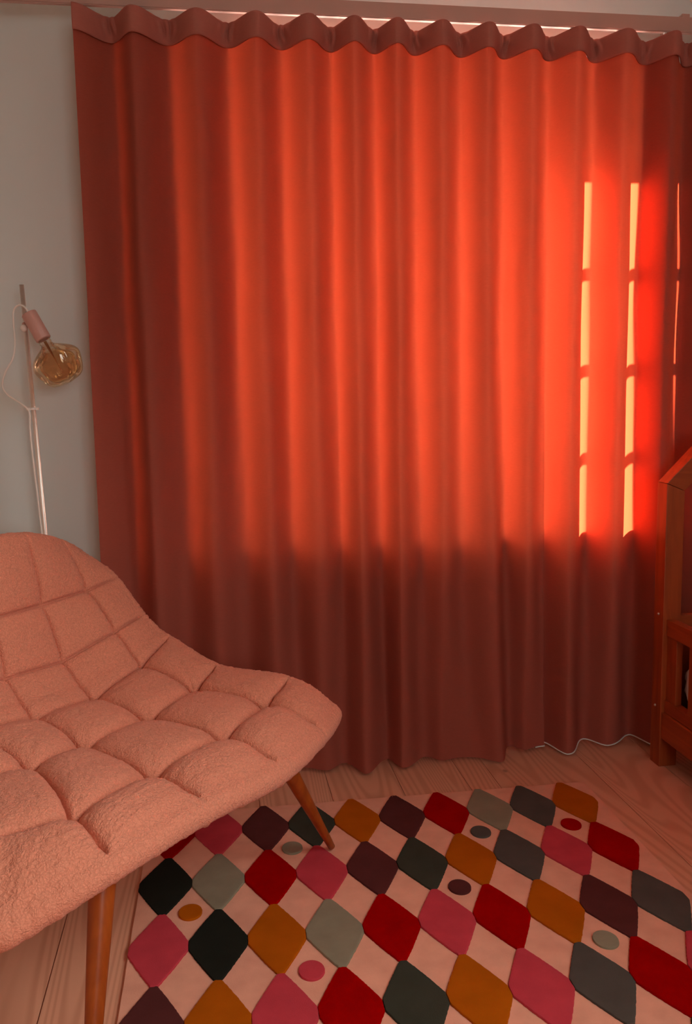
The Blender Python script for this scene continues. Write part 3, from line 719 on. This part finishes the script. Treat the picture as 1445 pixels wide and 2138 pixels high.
# ---------------------------------------------------------------- house-shaped bed
def bed():
    root = empty('house_bed', (1.56, 2.9, 0), 'reddish wooden house-shaped bed frame at the right edge beside the curtain', 'bed')
    Y1, Y0 = 2.93, 1.25; XL, XR = 1.558, 2.36; PW = .067; ZP = 1.03; XM = (XL + XR) / 2
    t22 = math.tan(math.radians(22.5))
    s = PW * t22
    for y1 in (Y1, Y0 + PW):
        y0 = y1 - PW
        under(prism('post', [(XL, 0), (XL + PW, 0), (XL + PW, ZP - s), (XL, ZP)], 'Y', y0, y1, M_bedz, bevel=.0025), root)
        under(prism('post', [(XR - PW, 0), (XR, 0), (XR, ZP), (XR - PW, ZP - s)], 'Y', y0, y1, M_bedz, bevel=.0025), root)
        zr = ZP + (XM - XL); w = PW * math.sqrt(2)
        under(prism('gable_beam', [(XL, ZP + .001), (XL + PW, ZP - s + .001), (XM, zr - w), (XM, zr)], 'Y', y0, y1, M_bedx, bevel=.0025), root)
        under(prism('gable_beam', [(XR, ZP + .001), (XR - PW, ZP - s + .001), (XM, zr - w), (XM, zr)], 'Y', y0, y1, M_bedx, bevel=.0025), root)
        # head and foot panels
        under(box('end_panel', XL + PW, XR - PW, y0 + .02, y0 + .045, .16, .553, M_bedx, bevel=.002), root)
    zr = ZP + (XM - XL)
    under(box('ridge_beam', XM - .03, XM + .03, Y0 + PW, Y1 - PW, zr - .16, zr - .10, M_bedy, bevel=.002), root)
    for X, sgn in ((XL, 1), (XR, -1)):
        xa, xb = (X + .014, X + .046) if sgn > 0 else (X - .046, X - .014)
        ya, yb = Y0 + PW, Y1 - PW
        g = empty('guard_panel', (xa, ya, .2)); under(g, root); g.location = (xa, ya, .2)
        def gb(nm, *a, mt=M_bedy, bv=.002):
            o = box(nm, *a, mt, bevel=bv); o.parent = g; o.matrix_parent_inverse = Matrix.Translation(-Vector((xa, ya, .2))); return o
        gb('top_rail', xa, xb, ya, yb, .487, .546)
        gb('bottom_rail', xa, xb, ya, yb, .206, .250)
        gb('slat', xa + .004, xb - .004, yb - .066, yb, .25, .487, mt=M_bedz); y = yb - .194
        while y > ya:
            gb('slat', xa + .004, xb - .004, y, y + .045, .25, .487, mt=M_bedz); y -= .128
        xc, xd = (X + .004, X + .036) if sgn > 0 else (X - .036, X - .004)
        under(box('side_board', xc, xd, ya, yb, .108, .204, M_bedy, bevel=.002), root)
        for (yy, zz) in ((Y1 - .035, .56), (Y1 - .03, .22)):
            if sgn > 0:
                bm = bmesh.new(); bmesh.ops.create_uvsphere(bm, u_segments=12, v_segments=8, radius=.005, matrix=Matrix.Translation((X - .001, yy, zz)))
                sc = under(bmobj('screw', bm, mat('screw_steel', (.6, .5, .45), .3, .5, metal=.9), smooth=True), root)
    # slatted base
    under(box('mattress_base', XL + .05, XR - .05, Y0 + PW, Y1 - PW, .14, .16, M_bedy), root)
    return XL, XR, Y0, Y1, PW
XL, XR, BY0, BY1, PW = bed()

def soft(name, cx, cy, cz, lx, ly, lz, mat_, pw=2.6, seed=1, rot=(0, 0, 0)):
    bm = bmesh.new(); bmesh.ops.create_cube(bm, size=2.0)
    bmesh.ops.subdivide_edges(bm, edges=bm.edges[:], cuts=11, use_grid_fill=True)
    rs = random.Random(seed); ph = [rs.uniform(0, 6) for _ in range(4)]
    for v in bm.verts:
        x, y, z = v.co
        n = (abs(x) ** pw + abs(y) ** pw + abs(z) ** pw) ** (1 / pw); v.co = Vector((x, y, z)) / n
        k = 1 + .03 * math.sin(7 * v.co.x + ph[0]) * math.sin(6 * v.co.y + ph[1]) + .02 * math.sin(13 * v.co.y + 9 * v.co.z + ph[2])
        v.co = Vector((v.co.x * lx / 2 * k, v.co.y * ly / 2 * k, v.co.z * lz / 2 * k))
    o = bmobj(name, bm, mat_, smooth=True); o.location = (cx, cy, cz); o.rotation_euler = rot; return o
M_mat = mat('mattress_cotton', (0.62, 0.40, 0.36), .9, .1); c = coords(M_mat); vary(M_mat, (0.62, .40, .36), 0, .06, c, 6.0)
M_pil = mat('pillow_cotton', (0.80, 0.66, 0.62), .9, .1); c = coords(M_pil); vary(M_pil, (0.80, .66, .62), 0, .06, c, 9.0)
o = box('mattress', XL + .055, XR - .055, BY0 + PW + .03, BY1 - PW - .05, .161, .235, M_mat, bevel=.02); tag(o, 'thin pink mattress lying inside the wooden house bed', 'mattress')
o = soft('pillow', 1.814, 2.735, .322, .40, .27, .168, M_pil, 4.2, 4); tag(o, 'pale pink pillow seen through the bed guard rail', 'pillow')
o = soft('cushion', 1.765, 2.755, .455, .27, .18, .085, M_pil, 3.0, 8); tag(o, 'small pale cushion lying on top of the pillow in bed', 'cushion')
